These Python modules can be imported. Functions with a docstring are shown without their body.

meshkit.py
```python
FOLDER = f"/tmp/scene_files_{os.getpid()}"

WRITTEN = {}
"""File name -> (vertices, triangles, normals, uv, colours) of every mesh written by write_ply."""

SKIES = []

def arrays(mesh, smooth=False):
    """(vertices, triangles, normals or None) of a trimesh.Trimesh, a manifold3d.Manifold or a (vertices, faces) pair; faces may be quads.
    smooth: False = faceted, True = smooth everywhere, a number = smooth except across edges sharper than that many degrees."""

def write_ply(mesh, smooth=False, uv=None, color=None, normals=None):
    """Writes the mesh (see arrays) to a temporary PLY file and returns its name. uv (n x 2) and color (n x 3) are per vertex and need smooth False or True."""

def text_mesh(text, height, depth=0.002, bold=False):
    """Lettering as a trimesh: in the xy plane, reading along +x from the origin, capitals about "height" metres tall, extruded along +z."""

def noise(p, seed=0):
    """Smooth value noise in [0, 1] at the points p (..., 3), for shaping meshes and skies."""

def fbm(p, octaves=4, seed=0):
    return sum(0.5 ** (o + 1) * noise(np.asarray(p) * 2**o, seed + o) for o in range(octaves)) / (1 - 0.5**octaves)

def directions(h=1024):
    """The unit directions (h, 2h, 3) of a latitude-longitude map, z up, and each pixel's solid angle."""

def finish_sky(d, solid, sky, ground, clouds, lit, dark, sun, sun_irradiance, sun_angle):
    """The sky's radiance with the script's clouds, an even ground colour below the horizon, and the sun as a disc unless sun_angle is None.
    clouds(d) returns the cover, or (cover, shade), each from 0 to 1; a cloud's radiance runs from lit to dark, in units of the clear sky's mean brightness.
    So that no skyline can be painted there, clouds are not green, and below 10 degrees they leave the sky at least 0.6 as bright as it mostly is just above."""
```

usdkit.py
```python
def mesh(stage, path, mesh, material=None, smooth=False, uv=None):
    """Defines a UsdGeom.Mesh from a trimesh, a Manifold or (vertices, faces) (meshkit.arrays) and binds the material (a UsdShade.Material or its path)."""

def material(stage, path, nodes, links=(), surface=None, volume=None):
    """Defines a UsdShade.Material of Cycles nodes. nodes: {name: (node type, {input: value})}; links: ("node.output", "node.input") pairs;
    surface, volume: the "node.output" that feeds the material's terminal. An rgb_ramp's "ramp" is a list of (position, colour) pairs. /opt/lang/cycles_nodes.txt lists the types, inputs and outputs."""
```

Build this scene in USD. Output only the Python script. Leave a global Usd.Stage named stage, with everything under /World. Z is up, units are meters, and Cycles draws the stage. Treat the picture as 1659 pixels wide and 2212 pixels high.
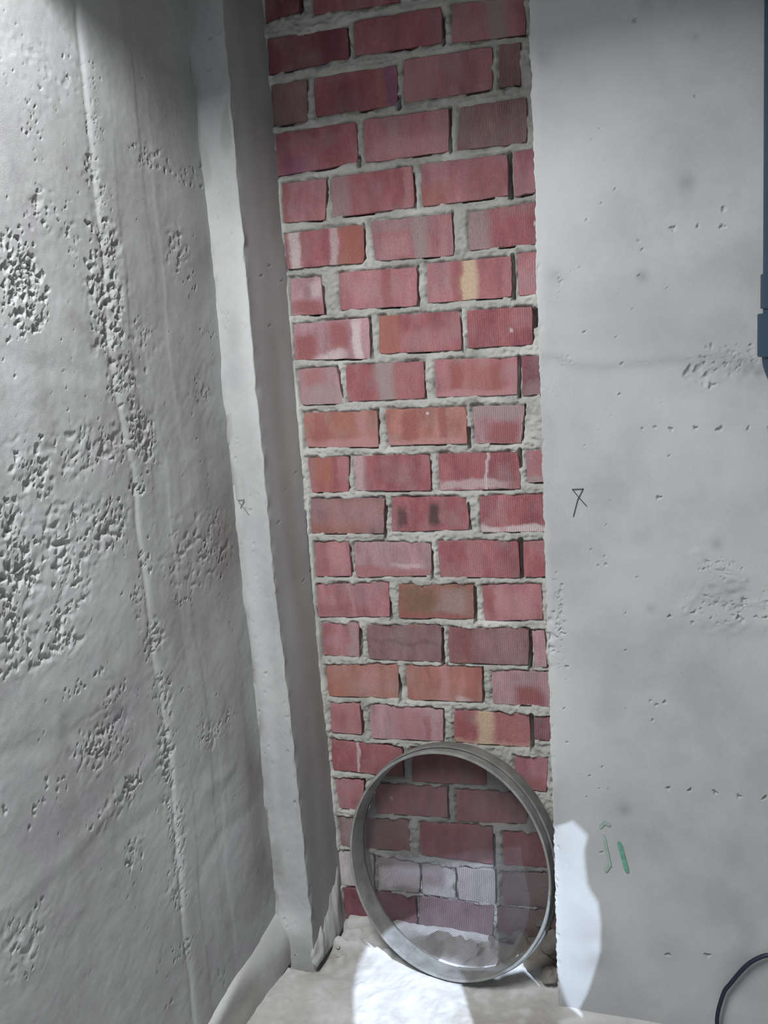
import math, numpy as np, trimesh, usdkit
from pxr import Usd, UsdGeom, UsdLux, Gf, Sdf, Vt, UsdShade
from scipy.ndimage import gaussian_filter
from shapely.geometry import Polygon, LineString, box
from shapely.ops import unary_union

stage = Usd.Stage.CreateInMemory()
UsdGeom.SetStageUpAxis(stage, UsdGeom.Tokens.z); UsdGeom.SetStageMetersPerUnit(stage, 1.0)
UsdGeom.Xform.Define(stage, '/World'); UsdGeom.Scope.Define(stage, '/World/Looks')

# ---------------------------------------------------------------- camera
CAM = np.array([1.15316, -2.55963, 1.88019]); YAW, PITCH, ROLL, FPX = -0.343032, 0.188098, -0.0719396, 2035.0
fwd = np.array([math.sin(YAW)*math.cos(PITCH), math.cos(YAW)*math.cos(PITCH), -math.sin(PITCH)])
rt = np.array([math.cos(YAW), -math.sin(YAW), 0.0]); up = np.cross(rt, fwd)
rt, up = math.cos(ROLL)*rt + math.sin(ROLL)*up, -math.sin(ROLL)*rt + math.cos(ROLL)*up
cam = UsdGeom.Camera.Define(stage, '/World/camera')
cam.AddTransformOp().Set(Gf.Matrix4d(*rt, 0, *up, 0, *(-fwd), 0, *CAM, 1))
HA = 20.955
cam.CreateHorizontalApertureAttr(HA); cam.CreateVerticalApertureAttr(HA*2212/1659); cam.CreateFocalLengthAttr(FPX/1659*HA)
cam.CreateClippingRangeAttr(Gf.Vec2f(0.05, 100)); cam.GetPrim().CreateAttribute('exposure', Sdf.ValueTypeNames.Float).Set(0.0)

# ---------------------------------------------------------------- light: sky, sun through the broken vent on the right, a ceiling lamp
sky = UsdLux.DomeLight.Define(stage, '/World/sky'); sky.CreateIntensityAttr(0.38); sky.CreateColorAttr(Gf.Vec3f(0.86, 0.94, 1.0))
SUN_A, SUN_T = math.radians(43.2), 0.80            # the sun comes from the right and behind, tan(elevation) = 0.8
sd = np.array([-math.sin(SUN_A), math.cos(SUN_A), -SUN_T]); sd /= np.linalg.norm(sd)
sun = UsdLux.DistantLight.Define(stage, '/World/sun'); sun.CreateIntensityAttr(1.32); sun.CreateAngleAttr(0.3); sun.CreateNormalizeAttr(True); sun.CreateColorAttr(Gf.Vec3f(0.69, 0.80, 1.0))
def aim(prim, d, loc=(0, 0, 0)):
    z = -np.asarray(d, float); z /= np.linalg.norm(z); x = np.cross([0, 1.0, 0] if abs(z[2]) > .95 else [0, 0, 1.0], z); x /= np.linalg.norm(x); y = np.cross(z, x)
    UsdGeom.Xformable(prim).AddTransformOp().Set(Gf.Matrix4d(*x, 0, *y, 0, *z, 0, *map(float, loc), 1))
aim(sun, sd)
LAMP = (0.24, -2.04, 2.98); LAMP_POWER = 166.0

# ---------------------------------------------------------------- helpers
used = {}
def path_of(name, parent='/World'):
    k = (parent, name); n = used.get(k, 0); used[k] = n + 1
    return f'{parent}/{name}' + (f'_{n:03d}' if n else '')
def tag(prim, label=None, cat=None, group=None, kind=None):
    for k, v in (('label', label), ('category', cat), ('group', group), ('kind', kind)):
        if v: prim.SetCustomDataByKey(k, v)
    return prim
def thing(name, label, cat, loc=(0, 0, 0), group=None, kind=None):
    x = UsdGeom.Xform.Define(stage, path_of(name)); x.AddTranslateOp().Set(Gf.Vec3d(*map(float, loc)))
    return tag(x.GetPrim(), label, cat, group, kind)
def obj(name, mesh, mat, parent=None, smooth=30, label=None, cat=None, group=None, kind=None):
    pth = path_of(name, str(parent.GetPath()) if parent else '/World')
    return tag(usdkit.mesh(stage, pth, mesh, mat, smooth).GetPrim(), label, cat, group, kind)
def cat_(*ms): return trimesh.util.concatenate([trimesh.Trimesh(*m, process=False) if isinstance(m, tuple) else m for m in ms])
def sgrid(P):
    """faces of an (n, m) grid of points, normal = d/dn x d/dm"""
    n, m = P.shape[:2]; i, j = np.meshgrid(np.arange(n-1), np.arange(m-1), indexing='ij'); a = i*m + j
    q = np.stack([a, a+m, a+m+1, a+1], -1).reshape(-1, 4)
    return np.vstack([q[:, [0, 1, 2]], q[:, [0, 2, 3]]])
def grid_obj(name, P, mat, parent=None, attrs=None, **tags):
    """one displaced surface as a mesh with smooth normals and float point attributes"""
    f = sgrid(P); v = P.reshape(-1, 3)
    du, dv = np.gradient(P, axis=0), np.gradient(P, axis=1); n = np.cross(du, dv); n /= np.linalg.norm(n, axis=-1, keepdims=True) + 1e-12
    m = UsdGeom.Mesh.Define(stage, path_of(name, str(parent.GetPath()) if parent else '/World'))
    m.CreatePointsAttr(Vt.Vec3fArray.FromNumpy(v.astype(np.float32))); m.CreateFaceVertexCountsAttr(Vt.IntArray.FromNumpy(np.full(len(f), 3, np.int32)))
    m.CreateFaceVertexIndicesAttr(Vt.IntArray.FromNumpy(f.astype(np.int32).ravel())); m.CreateSubdivisionSchemeAttr('none')
    m.CreateNormalsAttr(Vt.Vec3fArray.FromNumpy(n.reshape(-1, 3).astype(np.float32))); m.SetNormalsInterpolation('vertex')
    for k, a in (attrs or {}).items():
        UsdGeom.PrimvarsAPI(m).CreatePrimvar(k, Sdf.ValueTypeNames.FloatArray, 'vertex').Set(Vt.FloatArray.FromNumpy(np.asarray(a, np.float32).ravel()))
    UsdShade.MaterialBindingAPI.Apply(m.GetPrim()).Bind(mat)
    return tag(m.GetPrim(), tags.get('label'), tags.get('cat'), tags.get('group'), tags.get('kind'))
def gn(rng, shape, sigma):
    a = gaussian_filter(rng.standard_normal(shape), sigma, mode='reflect'); return (a - a.mean()) / (a.std() + 1e-12)
def tube(pts, r, sides=8, caps=True):
    p = np.asarray(pts, float); t = np.gradient(p, axis=0); t /= np.linalg.norm(t, axis=1, keepdims=True) + 1e-12
    ref = np.array([0.3, 0.2, 0.93]) if abs(t[0, 2]) < .8 else np.array([1.0, 0.1, 0]); a = np.zeros_like(p); prev = ref
    for i in range(len(p)):
        prev = prev - t[i]*(prev @ t[i]); prev /= np.linalg.norm(prev); a[i] = prev
    b = np.cross(t, a); ang = np.arange(sides)*2*np.pi/sides; rr = np.broadcast_to(r, (len(p),))
    v = p[:, None] + rr[:, None, None]*(np.cos(ang)[None, :, None]*a[:, None] + np.sin(ang)[None, :, None]*b[:, None])
    i, j = np.meshgrid(np.arange(len(p)-1), np.arange(sides), indexing='ij')
    q = np.stack([i*sides+j, i*sides+(j+1) % sides, (i+1)*sides+(j+1) % sides, (i+1)*sides+j], -1).reshape(-1, 4)
    f = np.vstack([q[:, [0, 1, 2]], q[:, [0, 2, 3]]]); v = v.reshape(-1, 3)
    if caps:
        n = len(v); v = np.vstack([v, p[0], p[-1]]); k = np.arange(sides); e = (len(p)-1)*sides
        f = np.vstack([f, np.stack([np.full(sides, n), (k+1) % sides, k], -1), np.stack([np.full(sides, n+1), e+k, e+(k+1) % sides], -1)])
    return trimesh.Trimesh(v, f, process=False)
def smoothline(pts, n=40):
    """a Catmull-Rom curve through the points"""
    p = np.asarray(pts, float); p = np.vstack([2*p[0]-p[1], p, 2*p[-1]-p[-2]]); out = []
    for k in range(1, len(p)-2):
        for t in np.linspace(0, 1, n, endpoint=False):
            a, b, c, d = p[k-1:k+3]; out.append(.5*(2*b + (c-a)*t + (2*a-5*b+4*c-d)*t*t + (3*b-a-3*c+d)*t**3))
    return np.array(out + [p[-2]])
def lump(rng, r, sub=3, amp=.25, squash=(1, 1, 1)):
    """a broken, faceted piece of mortar or brick"""
    m = trimesh.creation.icosphere(sub, 1.0); v = np.array(m.vertices)
    for _ in range(7):
        d = rng.standard_normal(3); d /= np.linalg.norm(d); c = rng.uniform(.62, .92); s = v @ d; v -= np.maximum(s-c, 0)[:, None]*d
    import meshkit
    v *= 1 + amp*(meshkit.fbm(v*2.3 + rng.uniform(0, 50), 4)[:, None] - .5)
    return trimesh.Trimesh(v*r*np.asarray(squash), m.faces, process=False)

# ---------------------------------------------------------------- materials
def mat(name, nodes, links, surface='p.BSDF'): return usdkit.material(stage, '/World/Looks/' + name, nodes, links, surface=surface)
def concrete(name, dark, mid, light, stain, bump=.35, scale=1.0, rough=.92, extra=None):
    """mottled cement: broad clouds, blotches, fine speckle, stains from the point attribute 'stain' and pale laitance from 'pale'"""
    N = {'g': ('geometry', {}),
         'n1': ('noise_texture', {'scale': 2.3*scale, 'detail': 5.0, 'roughness': .55}), 'n2': ('noise_texture', {'scale': 14.0*scale, 'detail': 6.0, 'roughness': .6}),
         'n3': ('noise_texture', {'scale': 160.0, 'detail': 3.0, 'roughness': .6}),
         'a1': ('math', {'math_type': 'multiply', 'value2': .55}), 'a2': ('math', {'math_type': 'multiply_add', 'value2': .30}), 'a3': ('math', {'math_type': 'multiply_add', 'value2': .15}),
         'r': ('rgb_ramp', {'ramp': [(.36, dark), (.5, mid), (.66, light)]}),
         'st': ('attribute', {'attribute': 'stain'}), 'pl': ('attribute', {'attribute': 'pale'}),
         'm1': ('mix', {'color2': stain}), 'm2': ('mix', {'color2': tuple(min(.66, c*1.2) for c in light)}),
         'bh': ('noise_texture', {'scale': 420.0, 'detail': 3.0}), 'b': ('bump', {'strength': bump, 'distance': .0012}),
         'p': ('principled_bsdf', {'roughness': rough, 'specular_ior_level': .25, 'diffuse_roughness': .4})}
    L = [('g.position', 'n1.vector'), ('g.position', 'n2.vector'), ('g.position', 'n3.vector'), ('g.position', 'bh.vector'), ('n1.fac', 'a1.value1'), ('n2.fac', 'a2.value1'), ('a1.value', 'a2.value3'), ('n3.fac', 'a3.value1'), ('a2.value', 'a3.value3'),
         ('a3.value', 'r.fac'), ('r.color', 'm1.color1'), ('st.fac', 'm1.fac'), ('m1.color', 'm2.color1'), ('pl.fac', 'm2.fac'), ('m2.color', 'p.base_color'), ('bh.fac', 'b.height'), ('b.normal', 'p.normal')]
    return mat(name, N, L)
M_left = concrete('rough_concrete', (.345, .335, .35), (.405, .415, .412), (.46, .475, .475), (.225, .205, .195))
M_pil = concrete('pilaster_concrete', (.37, .37, .375), (.43, .445, .44), (.49, .505, .50), (.245, .23, .225), bump=.2)
M_pier = concrete('pier_concrete', (.385, .38, .39), (.435, .45, .448), (.48, .495, .49), (.25, .25, .25), bump=.2)
M_mortar = concrete('mortar', (.37, .37, .345), (.47, .47, .44), (.56, .56, .53), (.17, .16, .15), bump=1.0, scale=3)
M_floor = concrete('dusty_floor', (.46, .46, .445), (.53, .53, .515), (.585, .59, .58), (.22, .19, .15), bump=.8, scale=2.5)
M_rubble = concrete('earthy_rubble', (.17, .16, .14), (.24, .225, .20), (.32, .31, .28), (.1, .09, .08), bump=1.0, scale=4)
M_ceil = concrete('ceiling_concrete', (.25, .255, .25), (.30, .305, .30), (.35, .355, .35), (.2, .2, .2))
def plain(name, col, rough=.6, metal=0.0, var=.12, scale=40, bump=.15, dist=.0006):
    return mat(name, {'g': ('geometry', {}), 'n': ('noise_texture', {'scale': float(scale), 'detail': 5.0}), 'r': ('rgb_ramp', {'ramp': [(.3, tuple(c*(1-var) for c in col)), (.7, tuple(min(.9, c*(1+var)) for c in col))]}),
               'b': ('bump', {'strength': bump, 'distance': dist}), 'p': ('principled_bsdf', {'roughness': rough, 'metallic': metal})},
               [('g.position', 'n.vector'), ('n.fac', 'r.fac'), ('r.color', 'p.base_color'), ('n.fac', 'b.height'), ('b.normal', 'p.normal')])
M_hoop = plain('dusty_hoop', (.25, .255, .245), .75, 0, .25, 22, .3)
M_hoop2 = plain('dark_outer_hoop', (.19, .195, .185), .7, 0, .25, 22, .3)
M_wire = plain('dull_wire', (.085, .085, .09), .5, .0, .1)
M_pipe = plain('blue_plastic', (.020, .045, .072), .5, 0, .1, 8, .05)
M_cable = plain('dark_cable', (.012, .013, .035), .5, 0, .1, 30, .05)
M_pencil = plain('pencil_line', (.06, .06, .07), .9); M_pencil2 = plain('faint_pencil', (.24, .25, .25), .9)
M_green = plain('green_paint', (.13, .33, .25), .85, 0, .25, 90); M_green2 = plain('faint_green_paint', (.30, .40, .355), .9, 0, .15, 90)
M_lampbody = plain('lamp_body', (.7, .7, .7), .4)
BASE = dict(p=(.40, .180, .195), r=(.35, .130, .142), o=(.40, .185, .155), m=(.24, .09, .11), d=(.275, .16, .162), w=(.45, .275, .30), c=(.58, .54, .54), v=(.30, .19, .21), n=(.30, .14, .105))
PATCH = dict(W=(.62, .53, .53), G=(.36, .285, .28), Y=(.56, .43, .31), K=(.075, .055, .05), R=(.30, .10, .10), O=(.38, .155, .105), B=(.20, .125, .085), L=(.47, .255, .26), M=(.16, .045, .075), V=(.26, .12, .20), P=(.39, .175, .175))
def brick_mat(name, base, ribs, patches, rect, seed):
    """fired clay: stretched streaks and blotches, soft-edged bands and spots with a place of their own, extruded ribs as fine relief"""
    x0, x1, z0, z1 = rect; c = BASE[base]
    N = {'g': ('geometry', {}), 'off': ('vector_math', {'math_type': 'add', 'vector2': (seed*3.7, seed*1.3, seed*2.1)}),
         'mp': ('mapping', {'scale': (26.0, 8.0, 9.0)}), 'n1': ('noise_texture', {'scale': 1.0, 'detail': 5.0, 'roughness': .6}), 'n2': ('noise_texture', {'scale': 13.0, 'detail': 4.0, 'roughness': .55}),
         'n3': ('noise_texture', {'scale': 260.0, 'detail': 2.0}),
         'r1': ('rgb_ramp', {'ramp': [(.3, tuple(k*.72 for k in c)), (.52, c), (.72, tuple(min(.8, k*1.12 + .035) for k in c))]}),
         'k2': ('map_range', {'from_min': .46, 'from_max': .76, 'to_min': 0.0, 'to_max': .75, 'clamp': True}), 'm0': ('mix', {'color2': tuple(.5*k + .17 for k in c)}),
         'k3': ('map_range', {'from_min': .3, 'from_max': .7, 'to_min': .86, 'to_max': 1.1, 'clamp': True}), 'm3': ('mix', {'mix_type': 'multiply', 'fac': 1.0}),
         'sp': ('separate_xyz', {}), 'sn': ('separate_color', {}), 'wx': ('math', {'math_type': 'multiply_add', 'value2': .05}), 'wz': ('math', {'math_type': 'multiply_add', 'value2': .05}),
         'p': ('principled_bsdf', {'roughness': .85, 'specular_ior_level': .25, 'diffuse_roughness': .3})}
    L = [('g.position', 'off.vector1'), ('off.vector', 'mp.vector'), ('mp.vector', 'n1.vector'), ('off.vector', 'n2.vector'), ('off.vector', 'n3.vector'), ('n1.fac', 'r1.fac'), ('n2.fac', 'k2.value'),
         ('r1.color', 'm0.color1'), ('k2.result', 'm0.fac'), ('g.position', 'sp.vector'), ('n2.color', 'sn.color'), ('sn.r', 'wx.value1'), ('sp.x', 'wx.value3'), ('sn.g', 'wz.value1'), ('sp.z', 'wz.value3')]
    last = 'm0.color'
    for i, (u, v, ru, rv, code, s) in enumerate(patches):
        cx, cz = x0 + u*(x1-x0) + .025, z1 - v*(z1-z0) + .025; rx, rz = ru*(x1-x0), rv*(z1-z0)
        for a, ctr, rad in (('x', cx, rx), ('z', cz, rz)):
            N[f's{a}{i}'] = ('math', {'math_type': 'subtract', 'value2': ctr}); N[f'a{a}{i}'] = ('math', {'math_type': 'absolute'})
            N[f'f{a}{i}'] = ('map_range', {'range_type': 'smoothstep', 'from_min': rad*.5, 'from_max': rad*1.3 + .004, 'to_min': 1.0, 'to_max': 0.0, 'clamp': True})
            L += [(f'w{a}.value', f's{a}{i}.value1'), (f's{a}{i}.value', f'a{a}{i}.value1'), (f'a{a}{i}.value', f'f{a}{i}.value')]
        N[f'q{i}'] = ('math', {'math_type': 'multiply'}); N[f't{i}'] = ('math', {'math_type': 'multiply', 'value2': float(s)}); N[f'x{i}'] = ('mix', {'color2': PATCH[code]})
        L += [(f'fx{i}.result', f'q{i}.value1'), (f'fz{i}.result', f'q{i}.value2'), (f'q{i}.value', f't{i}.value1'), (f't{i}.value', f'x{i}.fac'), (last, f'x{i}.color1')]; last = f'x{i}.color'
    L += [(last, 'm3.color1'), ('n3.fac', 'k3.value'), ('k3.result', 'm3.color2'), ('m3.color', 'p.base_color')]
    N['rm'] = ('math', {'math_type': 'multiply', 'value2': 2*math.pi/.0062}); N['rs'] = ('math', {'math_type': 'sine'}); N['ra'] = ('math', {'math_type': 'multiply', 'value2': float(max(.06, ribs))*.5})
    N['rb'] = ('math', {'math_type': 'multiply_add', 'value2': .9}); N['b'] = ('bump', {'strength': 1.0, 'distance': .0017})
    L += [('sp.x', 'rm.value1'), ('rm.value', 'rs.value1'), ('rs.value', 'ra.value1'), ('n3.fac', 'rb.value1'), ('ra.value', 'rb.value3'), ('rb.value', 'b.height'), ('b.normal', 'p.normal')]
    return mat(name, N, L)
BRICKS = {
'A': [(3,2848,102,2844,99,2748,-1,2737),(147,2836,387,2826,384,2724,140,2732),(421,2826,645,2814,640,2719,419,2727)],
'B': [(-2,2695,233,2687,232,2608,-6,2602),(253,2697,496,2696,493,2607,251,2612),(522,2696,712,2681,711,2592,519,2603)],
'C': [(-3,2575,104,2576,97,2469,-9,2466),(125,2575,364,2574,359,2473,121,2473),(384,2582,624,2578,618,2476,379,2474),(642,2580,698,2577,692,2477,637,2476)],
'D': [(-5,2447,240,2447,236,2340,-9,2333),(261,2447,500,2446,496,2338,257,2337),(530,2444,707,2444,702,2334,516,2338)],
'E': [(3,2312,140,2313,127,2202,-1,2206),(151,2312,391,2314,392,2206,149,2205),(414,2316,651,2312,649,2208,412,2206),(666,2314,736,2317,735,2210,663,2204)],
'F': [(-2,2176,240,2178,234,2074,-3,2077),(261,2183,492,2181,493,2070,266,2076),(539,2178,743,2184,741,2079,536,2078)],
'G': [(3,2049,99,2048,101,1943,-1,1946),(153,2054,386,2050,382,1945,152,1950),(415,2055,649,2055,646,1949,411,1950),(664,2059,738,2060,739,1949,664,1950)],
'H': [(2,1922,236,1924,235,1809,-5,1818),(266,1926,500,1924,501,1816,260,1821),(520,1923,699,1919,697,1819,517,1820)],
'I': [(1,1791,125,1792,138,1684,6,1687),(153,1796,390,1793,386,1689,150,1689),(419,1794,654,1790,650,1687,418,1690),(664,1789,737,1790,736,1687,664,1682)],
'J': [(7,1663,240,1662,237,1554,9,1561),(265,1663,503,1661,502,1557,268,1559),(521,1661,668,1659,654,1553,523,1556)],
'K': [(8,1528,142,1530,134,1424,14,1423),(154,1532,389,1529,388,1424,154,1427),(414,1531,645,1530,646,1426,412,1424),(663,1530,738,1533,737,1445,667,1443)],
'L': [(9,1404,243,1404,235,1298,-1,1297),(268,1407,494,1407,494,1309,258,1304),(528,1407,733,1412,732,1305,528,1302)],
'M': [(8,1269,121,1273,121,1166,4,1161),(138,1273,376,1271,372,1171,135,1163),(398,1277,634,1278,634,1170,397,1168),(647,1276,733,1281,732,1174,645,1173)],
'N': [(4,1137,237,1148,235,1041,0,1033),(268,1143,497,1148,494,1044,263,1039),(521,1148,692,1152,695,1048,524,1039)],
'O': [(8,1013,131,1017,125,909,4,909),(157,1015,392,1021,387,905,154,905),(413,1016,653,1019,648,910,410,906),(660,1014,697,1016,700,907,666,905)],
'P': [(11,877,247,892,245,781,11,775),(273,888,508,894,505,787,271,780),(538,887,738,894,737,788,535,783)],
'Q': [(15,751,113,758,113,653,9,654),(146,757,381,755,378,653,143,643),(415,755,644,759,643,654,409,652),(655,754,733,754,731,679,654,681)],
'R': [(7,629,242,621,238,521,5,527),(272,622,505,628,502,520,267,509),(593,624,692,627,683,517,594,523)],
'S': [(8,496,106,499,99,394,15,394),(142,493,378,501,375,400,140,389),(407,498,624,506,621,407,403,391)],
'T': [(10,368,249,376,245,271,10,261),(281,374,515,386,511,260,280,263),(545,377,736,385,732,277,542,264)],
'U': [(-4,244,119,243,112,122,-8,121),(134,236,271,234,265,128,127,121),(281,233,388,238,383,126,275,126),(397,236,516,242,510,126,393,124),(536,242,732,253,728,143,533,126)],
'V': [(4,113,252,116,248,8,0,-5),(261,114,504,119,499,13,256,-1),(518,118,727,128,724,19,516,6)],
}
PITS_LEFT=[(-717,-657,2413,2512,14,3,5),(-731,-679,2306,2414,22,3,6),(-757,-698,2236,2305,40,4,9),(-747,-678,2170,2240,35,3,7),(-755,-668,2081,2172,80,4,11),(-785,-682,1961,2081,150,4,13),(-790,-687,1870,1961,140,4,13),(-760,-671,1765,1868,70,4,10),(-726,-594,1609,1747,130,4,11),(-732,-677,1548,1580,20,5,12),(-732,-676,1359,1413,25,4,10),(-776,-713,1270,1344,20,3,8),(-750,-675,1157,1243,60,4,8),(-732,-674,989,1121,50,4,8),(-743,-685,826,981,80,5,12),(-749,-690,643,811,60,4,9),(-773,-705,477,635,50,4,10),(-747,-708,350,402,15,4,8),(-1064,-944,1927,2113,380,4,12),(-945,-889,2301,2390,25,3,7),(-954,-868,2135,2217,45,3,8),(-865,-803,2076,2170,30,3,7),(-468,-368,2073,2163,45,4,9),(-592,-430,2303,2357,35,4,10),(-408,-257,2282,2328,20,4,10),(-406,-336,2005,2098,14,3,7),(-680,-535,1864,1939,30,3,7),(-442,-300,1698,1840,25,3,8),(-970,-731,1639,1717,90,3,8),(-1099,-993,1613,1712,110,3,9),(-1158,-1097,1511,1615,60,4,11),(-898,-766,1459,1559,120,4,10),(-1052,-908,1417,1567,90,3,9),(-1175,-1062,1426,1523,150,4,13),(-1050,-905,1376,1489,60,3,9),(-1196,-1124,1319,1432,90,4,12),(-1083,-957,1289,1391,60,3,9),(-589,-290,1281,1435,60,3,8),(-371,-308,1262,1349,14,5,10),(-635,-509,1239,1285,25,4,9),(-1207,-971,1283,1310,70,4,11),(-929,-831,1096,1146,35,3,8),(-1032,-870,994,1088,120,4,11),(-1044,-972,1169,1207,12,4,9),(-1191,-1074,975,1057,14,5,11),(-1022,-813,848,919,35,3,9),(-897,-820,882,923,26,7,16),(-583,-447,827,899,40,4,9),(-435,-386,846,908,16,4,8),(-929,-837,700,783,26,5,12),(-1318,-1189,700,832,40,4,10),(-626,-536,169,230,10,4,9),(-870,-680,368,424,14,4,9),(-624,-605,1815,1837,3,6,9),(-434,-406,1353,1379,3,9,13),(-855,-811,295,315,3,7,9),(-955,-912,1185,1209,5,7,10),(-1256,-1251,1035,1052,3,6,9),(-1142,-305,530,2652,420,2,5),(-252,-227,2269,2412,10,4,9),(-356,-245,1862,1946,14,3,7),(-980,-680,2356,2531,25,3,7)]
SEAM=[(-708,2615),(-718,2382),(-723,2161),(-730,2022),(-743,1860),(-725,1734),(-705,1614),(-715,1428),(-718,1259),(-708,1057),(-712,817),(-719,632),(-725,443),(-727,162)]
FOLDS=[[(-1090,1895),(-978,1863),(-818,1829)],[(-1307,861),(-1102,858),(-774,920)],[(-637,531),(-503,574),(-340,556)],[(-1096,1233),(-1071,1183),(-1082,1107)],[(-1248,1145),(-1093,1112),(-805,1050)],[(-570,731),(-418,723)],[(-941,798),(-799,801)],[(-765,2599),(-749,2423),(-757,2234)],[(-309,420),(-555,328),(-666,282)],[(-889,744),(-979,661),(-1133,487)]]
HOLES=[(860,2102,4),(894,2137,3),(895,2301,3),(873,2277,3),(927,2162,4),(975,2047,4),(983,2024,4),(840,1998,3),(977,1964,4),(1036,1932,3),(962,1893,3),(929,1928,2),(850,1847,4),(925,1832,3),(935,1770,4),(929,1694,4),(1025,1668,3),(908,1646,3),(981,1613,4),(846,1577,3),(877,1610,2),(1044,1542,4),(1019,1444,6),(905,1438,3),(893,1377,3),(857,1314,3),(873,1273,3),(893,1277,4),(890,1298,3),(967,1245,3),(936,1149,3),(936,1053,3),(782,968,2),(932,899,2),(1028,922,5),(1012,914,4),(779,889,3),(785,793,3),(875,733,3),(821,709,3),(842,703,4),(830,644,3),(862,672,3),(888,673,3),(869,488,4),(999,872,4),(1098,2340,4),(1035,213,7),(1136,226,8),(1102,1731,14),(1087,1739,10),(1117,1721,10),(1138,1708,9),(1046,1609,6),(1101,1608,6),(1154,1605,7),(1216,1605,5),(1262,1602,6),(1010,1614,4),(1038,691,6),(1092,690,6),(1151,688,6),(1207,686,6),(1266,688,6),(1052,2065,6),(1105,2064,5),(1159,2057,7),(973,2517,5),(1042,1146,6),(1160,2094,5),(995,922,4),(1202,1148,6),(1259,1152,6)]
JOINTS=[[(758,1798),(794,1791),(832,1771),(903,1763),(1051,1770),(1113,1769),(1173,1771),(1232,1752),(1257,1733)],[(1114,1298),(1130,1279),(1171,1262),(1213,1252)],[(1086,1171),(1108,1198),(1129,1204),(1171,1193),(1213,1183),(1273,1191)]]
PITS_PIER=[(1112,1256,1733,1796,80,3,8),(1086,1142,1700,1748,16,4,8),(1108,1212,1245,1307,30,3,8),(1086,1273,1135,1211,60,3,9),(758,787,1027,1249,60,4,10),(778,816,1935,1989,14,3,6),(771,826,1760,1804,10,3,6),(734,1268,41,2549,170,1,3),(757,790,1297,2085,40,2,4),(736,755,108,665,40,2,5)]
PENCIL=[[(824,1467),(850,1468)],[(824,1467),(838,1448),(857,1425)],[(850,1468),(836,1441),(824,1399)]]
PENCIL2=[[(-104,1449),(-84,1450)],[(-102,1446),(-74,1408)],[(-84,1450),(-98,1426)]]
GREEN=[[(915,521),(922,491),(932,446)],[(867,563),(878,576),(890,572)],[(875,537),(883,493),(889,456),(878,438)],[(878,438),(901,433),(921,424)]]
FLOORR=[[(21,-122),(73,-126),(140,-140),(199,-142)],[(31,-65),(68,-63)],[(36,-210),(66,-187)],[(-6,-24),(78,-12)],[(189,-11),(340,0),(486,17)]]

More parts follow.
